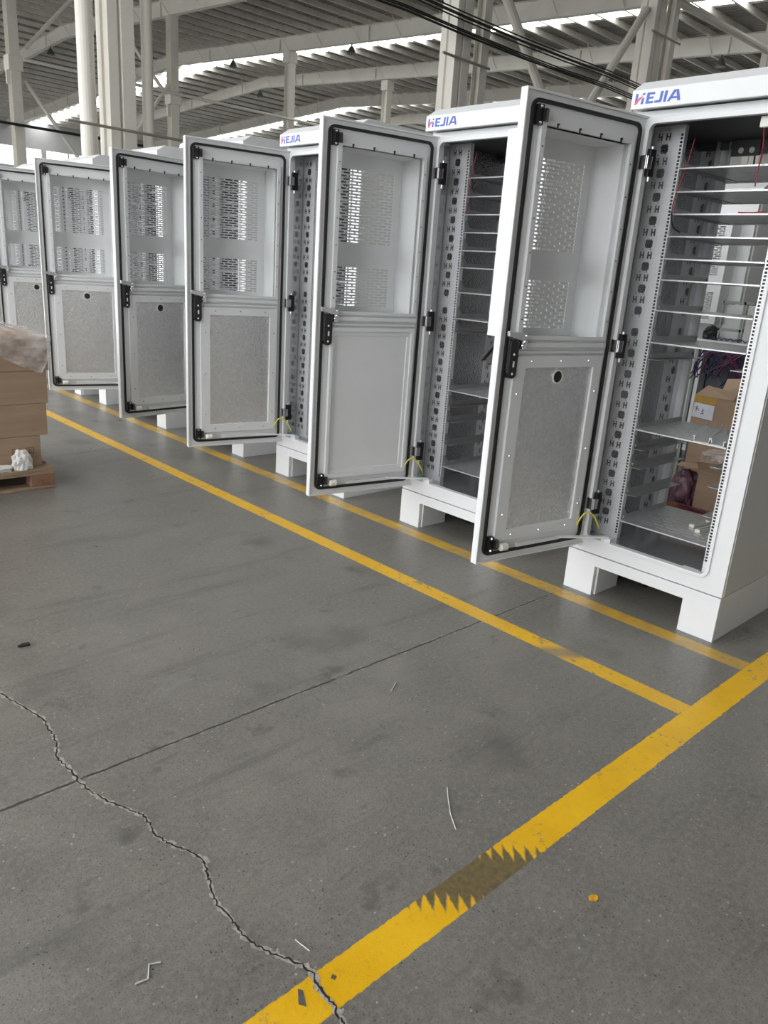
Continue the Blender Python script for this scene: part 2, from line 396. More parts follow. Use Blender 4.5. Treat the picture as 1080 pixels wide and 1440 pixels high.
m = MB(); m.box(RX0-.25, RX1, RY0-.25, RY0, 0, 9.2); tag(one('wall_near', 'wall_dim', m), kind='structure')
# side wall behind the camera's left shoulder: tall open loading doorways that let the daylight in
m = MB(); m.plate(RY0, RY1, 0, 11.6, [(LEFT_OPEN[0], LEFT_OPEN[1], -.1, LEFT_OPEN[2]), (31, 56, -.1, LEFT_OPEN[2])], RX0-.25, RX0, 'yz'); tag(one('wall_left', 'wall_sheet', m), kind='structure')

# ------------------------------------------------------------------ steel columns, ties, braces, cables
def h_col(mb, x, y, w, d, z1, tf=.02):
    mb.box(x-w/2, x+w/2, y-d/2, y-d/2+tf, 0, z1); mb.box(x-w/2, x+w/2, y+d/2-tf, y+d/2, 0, z1); mb.box(x-tf/2, x+tf/2, y-d/2+tf, y+d/2-tf, 0, z1)
def box_col(mb, x, y, w, d, z1):
    # column with a recessed groove down each broad face
    mb.prism([(x-w/2, y-d/2), (x-w*.12, y-d/2), (x-w*.10, y-d/2+.04), (x-w*.02, y-d/2+.04), (x, y-d/2), (x+w/2, y-d/2), (x+w/2, y+d/2), (x-w/2, y+d/2),
              (x-w/2, y+d*.12), (x-w/2+.04, y+d*.10), (x-w/2+.04, y-d*.08), (x-w/2, y-d*.10)], 'z', 0, z1)
def column(name, label, x, y, build, z1, group=None, strap=None):
    t = empty(name, (x, y, 0)); mb = MB(); build(mb, z1); one('shaft', 'column_paint', mb, t, .006)
    p = MB(); p.box(-.32, .32, -.3, .3, 0, .025)
    for a in (-.25, .25):
        for b in (-.23, .23): p.cyl((a, b, .02), (a, b, .07), .018, 6)
    one('base_plate', 'column_paint', p, t); return tag(t, label, 'column', group)
zc = roof_z(9.5)-.31; zd = roof_z(31.3)-.31
def bc(w, d): return lambda mb, z1: box_col(mb, 0, 0, w, d, z1)
def hc(w, d): return lambda mb, z1: h_col(mb, 0, 0, w, d, z1)
def pc(r): return lambda mb, z1: mb.cyl((0, 0, 0), (0, 0, z1), r, 20)
column('steel_column', 'broad pale steel column at the upper left behind the row of cabinets, between two round pipes', 1.74, 9.5, bc(.36, .34), zc)
column('steel_column', 'broad beige steel column with grooves rising behind the second cabinet from the right', 8.10, 9.5, bc(.40, .38), zc)
column('steel_column', 'broad beige steel column rising behind the top left corner of the nearest cabinet', 14.50, 9.5, bc(.44, .42), zc)
column('steel_column', 'beige steel column seen through the shelves of the nearest cabinet', 21.18, 9.5, bc(.52, .5), zc)
column('secondary_column', 'slim beige steel post right beside the broad column behind the second cabinet', 8.80, 9.5, hc(.20, .20), zc)
column('secondary_column', 'slim beige steel post right beside the broad column above the nearest cabinet', 15.38, 9.5, hc(.22, .22), zc)
column('round_pipe_column', 'round off-white standing pipe left of the broad column at upper left', 1.34, 9.5, pc(.105), zc)
column('round_pipe_column', 'thinner round off-white standing pipe right of the broad column at upper left', 2.17, 9.5, pc(.075), zc)
ROW = [(7.95, 'distant steel column with crossing brace pipes at the left edge of the photo'), (14.3, 'distant steel column with brackets just right of the thinner round pipe'),
       (20.25, 'distant steel column under the second roof beam, above the third cabinet from the right'), (26.4, 'small distant steel column above the gap between second and third cabinets'),
       (32.3, 'farthest steel column, hidden low behind the second cabinet from the right')]
for x, lb in ROW:
    c = column('steel_column', lb, x, 31.3, hc(.36, .38), zd)
    if x < 15:
        b = MB(); b.box(-.25, .25, -.26, .26, 7.45, 7.95); b.box(-.29, .29, -.05, .05, 7.0, 7.45); one('joint_bracket', 'column_paint', b, c, .01)
    else:
        b = MB(); b.box(-.24, .24, -.24, .24, zd-.5, zd-.05); one('joint_bracket', 'column_paint', b, c, .01)
def pipe(name, mat, a, b, r, label, cat, group=None, n=10):
    c = (Vector(a)+Vector(b))/2; mb = MB(); mb.cyl(Vector(a)-c, Vector(b)-c, r, n); return tag(one(name, mat, mb, smooth=False, loc=c), label, cat, group)
pipe('diagonal_brace', 'column_paint', (8.98, 9.5, 6.80), (11.2, 9.5, 4.65), .09, 'diagonal steel brace falling to the right from the column behind the second cabinet', 'brace')
pipe('diagonal_brace', 'column_paint', (14.2, 9.5, 7.40), (11.5, 9.5, 3.96), .09, 'diagonal steel brace falling to the left from the column above the nearest cabinet', 'brace')
pipe('tie_pipe', 'column_paint', (15.52, 9.5, 7.87), (20.9, 9.5, 7.98), .09, 'level steel tie pipe running right from the column above the nearest cabinet', 'pipe')
pipe('diagonal_brace', 'column_paint', (8.40, 31.3, 8.29), (11.1, 31.3, 11.28), .07, 'slim diagonal brace rising right from the column joint at the left edge', 'brace')
pipe('diagonal_brace', 'column_paint', (8.30, 31.3, 7.23), (11.0, 31.3, 3.78), .07, 'slim diagonal brace falling right from the column joint at the left edge', 'brace')
pipe('diagonal_brace', 'column_paint', (11.42, 31.43, 10.66), (14.04, 31.43, 7.83), .07, 'slim diagonal brace falling right between the broad column and the thinner round pipe', 'brace')
pipe('diagonal_brace', 'column_paint', (11.2, 31.17, 4.36), (14.02, 31.17, 8.11), .07, 'slim diagonal brace rising right behind the thinner round pipe', 'brace')
pipe('tie_pipe', 'column_paint', (8.2, 30.95, 7.84), (32, 30.95, 7.84), .06, 'long level tie pipe linking the distant row of columns', 'pipe')
pipe('clamp_rod', 'rod_metal', (.95, 9.2, 2.975), (2.5, 9.2, 2.972), .018, 'thin grey rod tying the broad column to the two round pipes', 'rod')
pipe('clamp_rod', 'rod_metal', (7.5, 9.22, 5.10), (8.75, 9.22, 5.09), .022, 'thin grey rod clamped across the column behind the second cabinet', 'rod')
pipe('clamp_rod', 'rod_metal', (14.1, 9.22, 6.93), (15.4, 9.22, 6.93), .022, 'thin grey rod clamped across the column above the nearest cabinet', 'rod')
pipe('crane_cable', 'cable_black', (-4.5, 30.9, 5.66), (32, 30.9, 5.60), .05, 'dark cable stretched along the distant columns above the far windows', 'cable')
def bundle(z, lbl, offs):
    t = empty('cable_bundle', (4.0, 9.15, z)); tag(t, lbl, 'cable', None)
    for dy, dz in offs:
        pts = [(k*1.5-3.5, dy+.01*math.sin(k+dz*90), dz-.05*math.sin(math.pi*((k*1.5+.5) % 6.4)/6.4)) for k in range(16)]
        mb = MB(); mb.tube(pts, .012, 6); one('cable', 'cable_black', mb, t)
bundle(5.75, 'upper bundle of black cables sagging across the column behind the second cabinet', [(-.04, .045), (.02, .022), (-.02, -.02), (.03, -.045)])
bundle(5.51, 'lower bundle of black cables sagging across the column behind the second cabinet', [(-.03, .03), (.0, .01), (.03, -.012), (.0, -.032)])
def bay_lamp(x, y, z, label):
    t = empty('bay_lamp', (x, y, roof_z(y)-.41)); tag(t, label, 'lamp', 'bay lamps under the roof beams')
    mb = MB(); mb.tube([(0, 0, -.28), (0, 0, -.24), (0, 0, -.08), (0, 0, 0)], .2, 14, [1, .98, .55, .35]); one('lamp_shade', 'dark_steel', mb, t, smooth=False)
    mb = MB(); mb.cyl((0, 0, -.02), (0, 0, .10), .03, 8); one('lamp_stem', 'dark_steel', mb, t)
for x, y, z, lb in ((14.3, 44.2, 11.33, 'dark bay lamp under the beam at upper left, left of the thicker round pipe'), (20.3, 27.0, 10.42, 'dark bay lamp under the second roof beam, right of the slim column'),
                    (20.3, 36.2, 11.02, 'dark bay lamp under the second roof beam, left of the slim column'), (26.3, 42.7, 11.4, 'dark bay lamp under the third roof beam near its bend'),
                    (26.3, 13.6, 9.55, 'dark bay lamp under the beam above the nearest cabinet'), (20.3, 47.9, 11.2, 'dark bay lamp under the second beam beyond the broad left column'),
                    (32.3, 33.0, 10.8, 'dark bay lamp under the fourth roof beam')):
    bay_lamp(x, y, z, lb)

# ------------------------------------------------------------------ electrical cabinets
W, D = .7826, .77
ZT, ZB = 2.19, .212
HX, HY = .0109, W-.0664
DW, DZ0, DZ1 = .705, .246, 2.166
RY_ = (.158, .624)      # hole columns of the mounting rails
XF, XR = .15, .62

def f_carcass(m):
    m.plate(0, W, ZB, 2.160, [(.087, .695, .29, 2.137)], 0, .03, 'yz'); m.box(.022, .03, 0, W, 2.160, ZT)
    m.plate(0, W, ZB, ZT, [(.10, .682, .30, 2.115)], D-.03, D, 'yz')
    m.box(.03, D-.03, 0, .018, ZB, ZT); m.box(.03, D-.03, W-.018, W, ZB, ZT)
    m.box(.03, D-.03, .018, W-.018, ZT-.02, ZT); m.box(.03, D-.03, .018, W-.018, ZB, .268)
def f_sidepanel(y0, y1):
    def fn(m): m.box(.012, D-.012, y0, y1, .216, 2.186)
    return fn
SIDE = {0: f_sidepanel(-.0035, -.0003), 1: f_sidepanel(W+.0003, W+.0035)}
def f_sill(m):
    # folded gasket lip round the door opening, with rounded corners
    n = 6
    def rr(y0, y1, z0, z1, r):
        return [(cy+r*math.cos(R(a0+90*k/n)), cz+r*math.sin(R(a0+90*k/n))) for cy, cz, a0 in ((y1-r, z1-r, 0), (y0+r, z1-r, 90), (y0+r, z0+r, 180), (y1-r, z0+r, 270)) for k in range(n+1)]
    o, i = rr(.075, .707, .278, 2.149, .04), rr(.089, .693, .292, 2.135, .03); k = len(o)
    vs = [(-.010, *p) for p in o]+[(-.010, *p) for p in i]+[(-.0005, *p) for p in o]+[(-.0005, *p) for p in i]+[(.012, *p) for p in i]
    fs = []
    for a in range(k):
        b = (a+1) % k
        fs += [(a, b, k+b, k+a), (2*k+a, 3*k+a, 3*k+b, 2*k+b), (a, 2*k+a, 2*k+b, b), (k+a, k+b, 4*k+b, 4*k+a)]
    m.add(vs, fs)
    # corner webs behind the rounded corners
    for cy, cz, sy, sz in ((.693, 2.135, -1, -1), (.089, 2.135, 1, -1), (.089, .292, 1, 1), (.693, .292, -1, 1)):
        pts = [(cy, cz)]+[(cy+sy*(.03-.03*math.sin(R(15*q))), cz+sz*(.03-.03*math.cos(R(15*q)))) for q in range(7)]
        m.prism(pts, 'x', -.0004, .012)
def f_plinth(m):
    m.plate(0, W, 0, .208, [(.165, .622, -.01, .153)], -.004, .02, 'yz')
    m.box(.02, .225, .612, .622, 0, .208); m.box(.02, .225, .165, .175, 0, .208)
    m.box(.02, D, 0, .012, 0, .208); m.box(.02, D, W-.012, W, 0, .208)
    m.plate(0, W, 0, .208, [(.165, .622, -.01, .153)], D, D+.02, 'yz')
    m.box(D-.2, D, .612, .622, 0, .208); m.box(D-.2, D, .165, .175, 0, .208); m.box(.02, D, .012, W-.012, .196, .208)
def f_caster(m):
    m.cyl((.33, .50, .05), (.33, .53, .05), .045, 16); m.box(.30, .36, .49, .54, .09, .196)
def f_canopy(m):
    m.prism([(-.034, 2.190), (-.034, 2.262), (.038, 2.306), (D-.01, 2.306), (D+.028, 2.262), (D+.028, 2.190), (D+.02, 2.1905), (D+.02, 2.197), (-.024, 2.197), (-.024, 2.1905)], 'y', .0, W)
def glyphs():
    B = []; Rr = []; Y = []
    B.append([(.10, 1), (.36, 1), (.30, .33), (.06, .16)])
    Rr.append([(0, 0), (.27, 0), (.52, .38), (.86, .66), (.80, .74), (.42, .58)])
    B.append([(.70, 0), (.96, 0), (1.02, .62), (.78, .50)]); Y.append([(.62, .98), (.78, .98), (.72, .80), (.64, .80)])
    B.append([(.82, .80), (1.06, .84), (1.08, 1), (.84, 1)])
    B += [[(1.22, 0), (1.50, 0), (1.58, 1), (1.30, 1)], [(1.50, .80), (2.08, .80), (2.10, 1), (1.52, 1)], [(1.50, .42), (1.98, .42), (2.0, .60), (1.52, .60)], [(1.46, 0), (2.0, 0), (2.02, .19), (1.48, .19)]]
    B += [[(2.62, .16), (2.88, .10), (2.96, 1), (2.70, 1)], [(2.14, 0), (2.78, 0), (2.88, .12), (2.64, .22), (2.16, .20)]]
    B += [[(3.06, 0), (3.32, 0), (3.40, 1), (3.14, 1)]]
    B += [[(3.44, 0), (3.70, 0), (4.24, .86), (4.22, 1), (4.02, 1)], [(4.24, 1), (4.48, 1), (4.78, 0), (4.48, 0)], [(3.84, .22), (4.42, .22), (4.36, .40), (3.96, .40)]]
    return B, Rr, Y
def letter_mb(polys):
    def fn(m):
        for p in polys:
            m.prism([(.768-u/4.78*.207, 2.2075+v*.041) for u, v in p], 'x', -.0352, -.0339)
    return fn
GB, GR, GY = glyphs()
def rail(side, xp, sgn):
    yc = RY_[side]; out = 1 if side else -1
    def fn(m):
        hs = [(yc-.0056, yc+.0056, .300+.0147*k, .300+.0147*k+.0095) for k in range(124)]
        y0, y1 = yc-out*.0085, yc+out*.040
        m.plate(min(y0, y1), max(y0, y1), .268, 2.165, hs, xp-.001, xp+.001, 'yz')
        ye = yc-out*.0085; m.box(min(xp, xp+sgn*.028), max(xp, xp+sgn*.028), min(ye, ye-out*.002), max(ye, ye-out*.002), .268, 2.165)
    return fn
def hplate(side, xp):
    out = 1 if side else -1; y_in = RY_[side]+out*.0415; y_out = (W-.022) if side else .022
    def fn(m):
        hs = []
        ya, yb = (y_in+.022, y_in+.060)
        if out < 0: ya, yb = y_in-.022, y_in-.060
        def H(yc, zc):
            for s in (-1, 1): hs.append((yc+s*.0072-.0036, yc+s*.0072+.0036, zc-.0155, zc+.0155))
            hs.append((yc-.0072, yc+.0072, zc-.0036, zc+.0036))
        z = .345; k = 0
        while z < 2.12:
            if k not in (10,):
                H(ya, z); H(yb, z)
            zc = z+.049; yc = ya+out*.012
            if zc < 2.1:
                hs.append((yc-.0185, yc+.0185, zc-.013, zc+.013)); hs.append((yc-.014, yc+.014, zc-.0185, zc+.0185))
            for q in (ya+out*.0, yb): hs.append((q-.0025, q+.0025, z+.0225, z+.0275))
            z += .098; k += 1
        m.plate(min(y_in, y_out), max(y_in, y_out), .268, 2.165, hs, xp-.001, xp+.001, 'yz')
        m.box(min(xp, xp+(.05 if xp < .4 else -.05)), max(xp, xp+(.05 if xp < .4 else -.05)), min(y_in, y_in-out*.002), max(y_in, y_in-out*.002), .268, 2.165)
    return fn
RAILS = {(s, e): rail(s, (XF, XR)[e], (1, -1)[e]) for s in (0, 1) for e in (0, 1)}
PLATES = {(s, e): hplate(s, (XF+.002, XR-.002)[e]) for s in (0, 1) for e in (0, 1)}
def f_shelf(m):
    hs = [(.20+.045*i, .204+.045*i, .19+.07*j+(.035 if i % 2 else 0), .24+.07*j+(.035 if i % 2 else 0)) for i in range(9) for j in range(5)]
    m.plate(XF-.004, XR+.004, .170, .612, hs, -.002, 0, 'xy'); m.box(XF-.004, XF-.002, .170, .612, -.006, -.002); m.box(XR+.002, XR+.004, .170, .612, -.006, -.002)
def runner(side):
    out = 1 if side else -1; ye = .612 if side else .170
    def fn(m):
        a, b = ye, ye-out*.055
        m.box(XF+.005, XR-.005, min(a, b), max(a, b), -.0045, -.0025); m.box(XF+.005, XR-.005, min(a, a-out*.002), max(a, a-out*.002), -.002, .024)
        m.prism([(XF+.005, .024), (XF+.05, .024), (XF+.02, .062), (XF+.005, .062)], 'y', min(a, a-out*.002), max(a, a-out*.002))
        for x in (XF+.022, XR-.022): m.cyl((x, a-out*.002, .012), (x, a-out*.008, .012), .006, 8)
    return fn
RUN = {0: runner(0), 1: runner(1)}
def f_lining(side):
    def fn(m):
        y0 = W-.0215 if side else .0185
        m.box(XF+.004, D-.031, y0, y0+.003, .285, 2.165)
    return fn
LIN = {0: f_lining(0), 1: f_lining(1)}
def f_returnpanel(m): m.box(.032, XF-.004, W-.0215, W-.0185, .285, 2.14)
def f_returnpanel_r(m): m.box(.032, XF-.004, .0185, .0215, .285, 2.14)
def f_basepan(m): m.box(.06, D-.031, .022, W-.022, .2682, .272)
def f_topbar(m): m.box(.031, D-.031, .0215, W-.0215, 2.152, 2.168); m.box(XR-.02, XR, .022, W-.022, 2.118, 2.151)

# ---- door parts; door local axes: +X away from the hinge, +Y towards the inside of the cabinet, Z up
WD0, WD1, WZ0, WZ1 = .097, .603, 1.238, 2.048
def f_doorslab(m):
    m.plate(0, DW, DZ0, DZ1, [(WD0, WD1, WZ0, WZ1)], -.028, 0, 'xz')
    m.plate(0, DW, DZ0, DZ1, [(.009, DW-.009, DZ0+.009, DZ1-.009)], 0, .009, 'xz')
def rrect(x0, x1, z0, z1, r, n=6):
    pts = []
    for cx, cz, a0 in ((x1-r, z1-r, 0), (x0+r, z1-r, 90), (x0+r, z0+r, 180), (x1-r, z0+r, 270)):
        for k in range(n+1):
            a = R(a0+90*k/n); pts.append((cx+r*math.cos(a), cz+r*math.sin(a)))
    return pts
def ring(m, outer, inner, y0, y1):
    n = len(outer)
    vs = [(p[0], y0, p[1]) for p in outer]+[(p[0], y0, p[1]) for p in inner]+[(p[0], y1, p[1]) for p in outer]+[(p[0], y1, p[1]) for p in inner]
    fs = []
    for i in range(n):
        j = (i+1) % n
        fs += [(i, j, n+j, n+i), (2*n+i, 3*n+i, 3*n+j, 2*n+j), (i, 2*n+i, 2*n+j, j), (n+i, n+j, 3*n+j, 3*n+i)]
    m.add(vs, fs)
def f_gasket(m): ring(m, rrect(.040, .672, .280, 2.135, .035), rrect(.053, .659, .293, 2.122, .024), 0.0005, .011)
def f_winframe(m):
    m.plate(.075, .622, 1.236, 2.066, [(WD0, WD1, 1.252, WZ1)], .0005, .013, 'xz')
    m.plate(.598, .624, 1.236, 2.066, [], .013, .022, 'xz')
def f_winstud(m):
    for i in range(4): m.cyl((.165+.123*i, .013, 2.057), (.165+.123*i, .020, 2.057), .0045, 6); m.box(.161+.123*i, .169+.123*i, .013, .0145, 2.042, 2.060)
    for i in range(6):
        for x in (.611, .086): m.dome((x, .022 if x > .5 else .013, 1.32+.13*i), (0, 1, 0), .0035, .003)
def louvre_rows(m, d0, d1, z0, z1, rows0, y0, y1):
    pass
def f_hood(m):
    t = .002; yb = -.190
    m.box(WD0-t, WD0, yb, -.001, WZ0-t, WZ1+t); m.box(WD1, WD1+t, yb, -.001, WZ0-t, WZ1+t)
    m.box(WD0, WD1, yb, -.001, WZ1, WZ1+t); m.box(WD0, WD1, yb, -.001, WZ0-t, WZ0)
    # back sheet with two banks of staggered slots
    bands = []
    for z0, z1, n in ((1.268, 1.480, 14), (1.602, 1.974, 24)):
        for k in range(n): zc = z0+(k+.5)*(z1-z0)/n; bands.append((zc-.0040, zc+.0040, k % 2))
    z = WZ0
    for a, b, ph in sorted(bands):
        m.box(WD0, WD1, yb, yb+t, z, a)
        xs = [WD0]; x = .147+(.0 if ph else -.030)
        while x < .553:
            s0, s1 = max(x, .147), min(x+.050, .553)
            if s1-s0 > .008: xs += [s0, s1]
            x += .060
        xs.append(WD1)
        for i in range(0, len(xs), 2): m.box(xs[i], xs[i+1], yb, yb+t, a, b)
        z = b
    m.box(WD0, WD1, yb, yb+t, z, WZ1)
def f_midrail(m):
    for z0, z1, h in ((1.203, 1.226, .020), (1.178, 1.194, .014)):
        m.prism([(.0005, z0), (h, z0+.002), (h, z1-.002), (.0005, z1)], 'x', .075, .618)
    m.box(.075, .618, .0005, .006, 1.194, 1.203)
def f_insframe(m): m.plate(.078, .618, .342, 1.170, [(.132, .553, .396, 1.120)], .0005, .017, 'xz')
def f_insframe_plain(m):
    m.plate(.078, .618, .342, 1.170, [(.100, .598, .366, 1.148)], .0005, .022, 'xz'); m.plate(.100, .598, .366, 1.148, [(.122, .576, .388, 1.126)], .0005, .012, 'xz')
def f_plainpanel(m): m.box(.122, .576, .0005, .006, .388, 1.126)
def f_screws(m):
    for i in range(3):
        for z in (.368, 1.148): m.dome((.17+.175*i, .017, z), (0, 1, 0), .0055, .004)
        for x in (.104, .586): m.dome((x, .017, .47+.27*i), (0, 1, 0), .0055, .004)
def f_foil(m): m.box(.132, .553, .0005, .008, .396, 1.120)
def f_grommet(m):
    pts_o = [(.345+.031*math.cos(k*math.pi/12), 1.078+.031*math.sin(k*math.pi/12)) for k in range(24)]; pts_i = [(.345+.025*math.cos(k*math.pi/12), 1.078+.025*math.sin(k*math.pi/12)) for k in range(24)]
    ring(m, pts_o, pts_i, .008, .0105)
def f_hole(m): m.cyl((.345, .0078, 1.078), (.345, .0092, 1.078), .0255, 24)
def f_latch(zc, up_):
    def fn(m):
        m.box(.622, .650, .0005, .022, zc-.035, zc+.035); m.prism([(.600, .004), (.624, .004), (.624, .040), (.606, .034)], 'z', zc-.022, zc+.022)
    return fn
LAT = {0: f_latch(2.077, 1), 1: f_latch(.335, -1)}
def f_latchbolt(zc):
    def fn(m):
        for dz in (-.028, .028): m.dome((.636, .022, zc+dz), (0, 1, 0), .007, .005)
    return fn
LATB = {0: f_latchbolt(2.077), 1: f_latchbolt(.335)}
def f_roller(m): m.tube([(.592, .030, .318), (.586, .030, .318), (.552, .030, .318), (.544, .030, .318)], .0175, 14, [.7, 1, 1, .7])
def f_lock(m):
    pts = rrect(.614, .661, 1.078, 1.240, .022); m.prism(pts, 'y', .0005, .030)
    m.box(.650, .664, .0005, .022, 1.10, 1.24)
def f_lockcard(m): m.box(.632, .641, .0302, .0310, 1.126, 1.150); m.dome((.638, .030, 1.178), (0, 1, 0), .006, .003); m.dome((.638, .030, 1.098), (0, 1, 0), .006, .003)
def f_lever(m):
    m.prism([(.600, 1.232), (.690, 1.252), (.692, 1.274), (.640, 1.270), (.592, 1.264), (.586, 1.246)], 'y', .031, .048)
    m.box(.588, .612, .0005, .046, 1.200, 1.266); m.dome((.600, .044, 1.232), (0, 1, 0), .010, .008); m.dome((.610, .044, 1.216), (0, 1, 0), .008, .008); m.dome((.600, .048, 1.256), (0, 1, 0), .007, .008)
def f_handle(m):
    m.prism(rrect(.625, .665, 1.06, 1.27, .016), 'y', -.044, -.0285)
def f_handlelever_open(m):
    m.prism([(-.044, 1.235), (-.040, 1.262), (-.158, 1.152), (-.166, 1.136), (-.152, 1.128)], 'x', .632, .658); m.prism([(-.06, 1.21), (-.13, 1.14), (-.115, 1.115), (-.075, 1.13), (-.044, 1.18)], 'x', .638, .652)
def f_handlelever_shut(m): m.prism([(-.060, 1.08), (-.0445, 1.07), (-.0445, 1.25), (-.058, 1.25)], 'x', .634, .656)
def f_hinge(zc):
    def fn(m): m.box(-.034, .004, .0235, .044, zc-.054, zc+.054) 
    return fn
def f_knuckle(zc):
    def fn(m):
        m.box(-.006, .024, .0445, .050, zc-.026, zc+.026); m.box(.006, .028, .0005, .0444, zc-.028, zc+.028); m.cyl((-.014, .034, zc-.074), (-.014, .034, zc+.066), .006, 10)
    return fn
HZ = (1.985, 1.215, .462)
HNG = {k: f_hinge(z) for k, z in enumerate(HZ)}; KNK = {k: f_knuckle(z) for k, z in enumerate(HZ)}
def f_stayrail(m): m.box(.20, .47, .0005, .018, .300, .316)

SHELF_UP = [1.980, 1.886, 1.795, 1.703, 1.609, 1.519, 1.385, 1.242]
SHELF_LOW = [.832, .372]; RUN_ONLY = [1.165, .737, .645, .507]
def cabinet(x, y, theta, label, variant='foil_hole', handle='shut', door_label=None):
    t = empty('electrical_cabinet', (x, y, 0)); tag(t, label, 'cabinet', 'row of open electrical cabinets')
    part('carcass', 'cabinet_paint', t, f_carcass, bevel=.0025)
    part('opening_lip', 'cabinet_paint', t, f_sill, bevel=.002)
    part('plinth', 'cabinet_paint', t, f_plinth, bevel=.0015)
    part('caster', 'black_rubber', t, f_caster)
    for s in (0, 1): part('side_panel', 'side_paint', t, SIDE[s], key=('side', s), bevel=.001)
    can = part('canopy', 'cabinet_paint', t, f_canopy, bevel=.003)
    part('lettering', 'logo_blue', can, letter_mb(GB), key='lb'); part('lettering_swoosh', 'logo_red', can, letter_mb(GR), key='lr'); part('lettering_spark', 'logo_yellow', can, letter_mb(GY), key='ly')
    for s in (0, 1):
        for e in (0, 1):
            part('mounting_rail', 'galvanised', t, RAILS[s, e], key=('rail', s, e)); part('slotted_upright', 'galvanised', t, PLATES[s, e], key=('hp', s, e))
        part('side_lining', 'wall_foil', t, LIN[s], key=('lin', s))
    part('side_return', 'liner_metal', t, f_returnpanel); part('side_return', 'liner_metal', t, f_returnpanel_r); part('base_pan', 'liner_metal', t, f_basepan)
    part('top_tray', 'dark_steel', t, f_topbar)
    for z in SHELF_UP+SHELF_LOW: part('shelf', 'shelf_metal', t, f_shelf, loc=(0, 0, z))
    for z in SHELF_UP+SHELF_LOW+RUN_ONLY:
        for s in (0, 1): part('shelf_runner', 'runner_metal', t, RUN[s], key=('run', s), loc=(0, 0, z))
    th = theta-.04
    d = part('door', 'door_paint', t, f_doorslab, bevel=.002, loc=(HX, HY, 0), rot=(0, 0, math.atan2(-math.cos(th), -math.sin(th))))
    if door_label: d['label'] = door_label
    part('door_gasket', 'black_rubber', d, f_gasket)
    part('window_frame', 'door_paint', d, f_winframe, bevel=.0015); part('frame_stud', 'black_plastic', d, f_winstud)
    part('louvred_hood', 'door_paint', d, f_hood)
    part('middle_rail', 'door_paint', d, f_midrail, bevel=.001)
    if variant == 'plain':
        part('panel_frame', 'door_paint', d, f_insframe_plain, bevel=.0025); part('inner_panel', 'door_paint', d, f_plainpanel)
    else:
        part('panel_frame', 'door_paint', d, f_insframe, bevel=.002); part('frame_screws', 'chrome', d, f_screws)
        part('insulation_foil', 'foil', d, f_foil)
        if variant == 'foil_hole':
            part('hole_rim', 'white_plastic', d, f_grommet); part('cable_hole', 'black_rubber', d, f_hole)
    for k in (0, 1): part('latch', 'black_plastic', d, LAT[k], key=('lat', k)); part('latch_bolt', 'chrome', d, LATB[k], key=('latb', k))
    part('latch_roller', 'white_plastic', d, f_roller, smooth=False)
    part('lock_case', 'black_plastic', d, f_lock, bevel=.003); part('lock_label', 'white_plastic', d, f_lockcard); part('lock_lever', 'chrome', d, f_lever, bevel=.002)
    part('handle_base', 'black_plastic', d, f_handle, bevel=.002)
    part('handle_lever', 'black_plastic', d, f_handlelever_open if handle == 'open' else f_handlelever_shut, bevel=.003)
    for k in range(3): part('hinge', 'black_plastic', d, HNG[k], key=('hng', k), bevel=.002); part('hinge_knuckle', 'chrome', d, KNK[k], key=('knk', k), bevel=.002)
    part('stay_rail', 'cabinet_paint', d, f_stayrail)
    # door stay and earth lead between door and frame
    a = Vector((-math.sin(th), -math.cos(th), 0)); inn = Vector((math.cos(th), -math.sin(th), 0)); h = Vector((HX, HY, 0))
    p0 = h+a*.21+inn*.022+Vector((0, 0, .312)); p1 = Vector((.012, .585, .312))
    mb = MB(); dv = (p1-p0); n = Vector((-dv.y, dv.x, 0)).normalized()*.012
    mb.add([p0-n, p0+n, p1+n, p1-n]+[q+Vector((0, 0, .007)) for q in (p0-n, p0+n, p1+n, p1-n)], [(0, 3, 2, 1), (4, 5, 6, 7), (0, 1, 5, 4), (1, 2, 6, 5), (2, 3, 7, 6), (3, 0, 4, 7)])
    mb.box(-.002, .035, .565, .615, .285, .311); mb.dome(p0+Vector((0, 0, .007)), (0, 0, 1), .006, .005)
    one('door_stay', 'cabinet_paint', mb, t)
    w0 = h+a*.085+inn*.016+Vector((0, 0, .352)); w1 = Vector((.03, .650, .330))
    pts = []
    for k in range(15):
        u = k/14; q = w0.lerp(w1, u); q.z += .082*math.sin(math.pi*u)**.8; q.x -= .012*math.sin(math.pi*u); pts.append(q)
    mb = MB(); mb.tube(pts, .0042, 8); one('earth_lead', 'ground_wire', mb, t, smooth=True)
    return t

KY = [0.0, 1.2097, 2.5278, 3.7896, 4.9740, 6.2379, 7.45]; KX = [0.0, -.0036, -.0078, .0224, -.0142, -.0012, -.01]
THE = [1.7776, 1.7903, 1.8028, 1.5211, 1.8540, 1.80, 1.78]
LBL = ['nearest white cabinet at the right edge, wide open, cardboard boxes showing through its shelves',
       'second white cabinet from the right, its open door lined with a plain painted lower panel',
       'third white cabinet from the right, its door lined with foil without a round hole',
       'fourth white cabinet from the right, door lined with darker foil and a round hole',
       'fifth white cabinet from the right, its open door just right of the stacked cartons',
       'sixth white cabinet from the right, its open door cut by the photo left edge',
       'farthest white cabinet of the row, only a plinth foot showing under the other doors']
VAR = ['foil_hole', 'plain', 'foil', 'foil_hole', 'foil_hole', 'foil_hole', 'foil_hole']
cabs = []
for k in range(7):
    cabs.append(cabinet(KX[k], KY[k], THE[k], LBL[k], VAR[k], 'open' if k == 0 else 'shut'))
c0 = cabs[0]
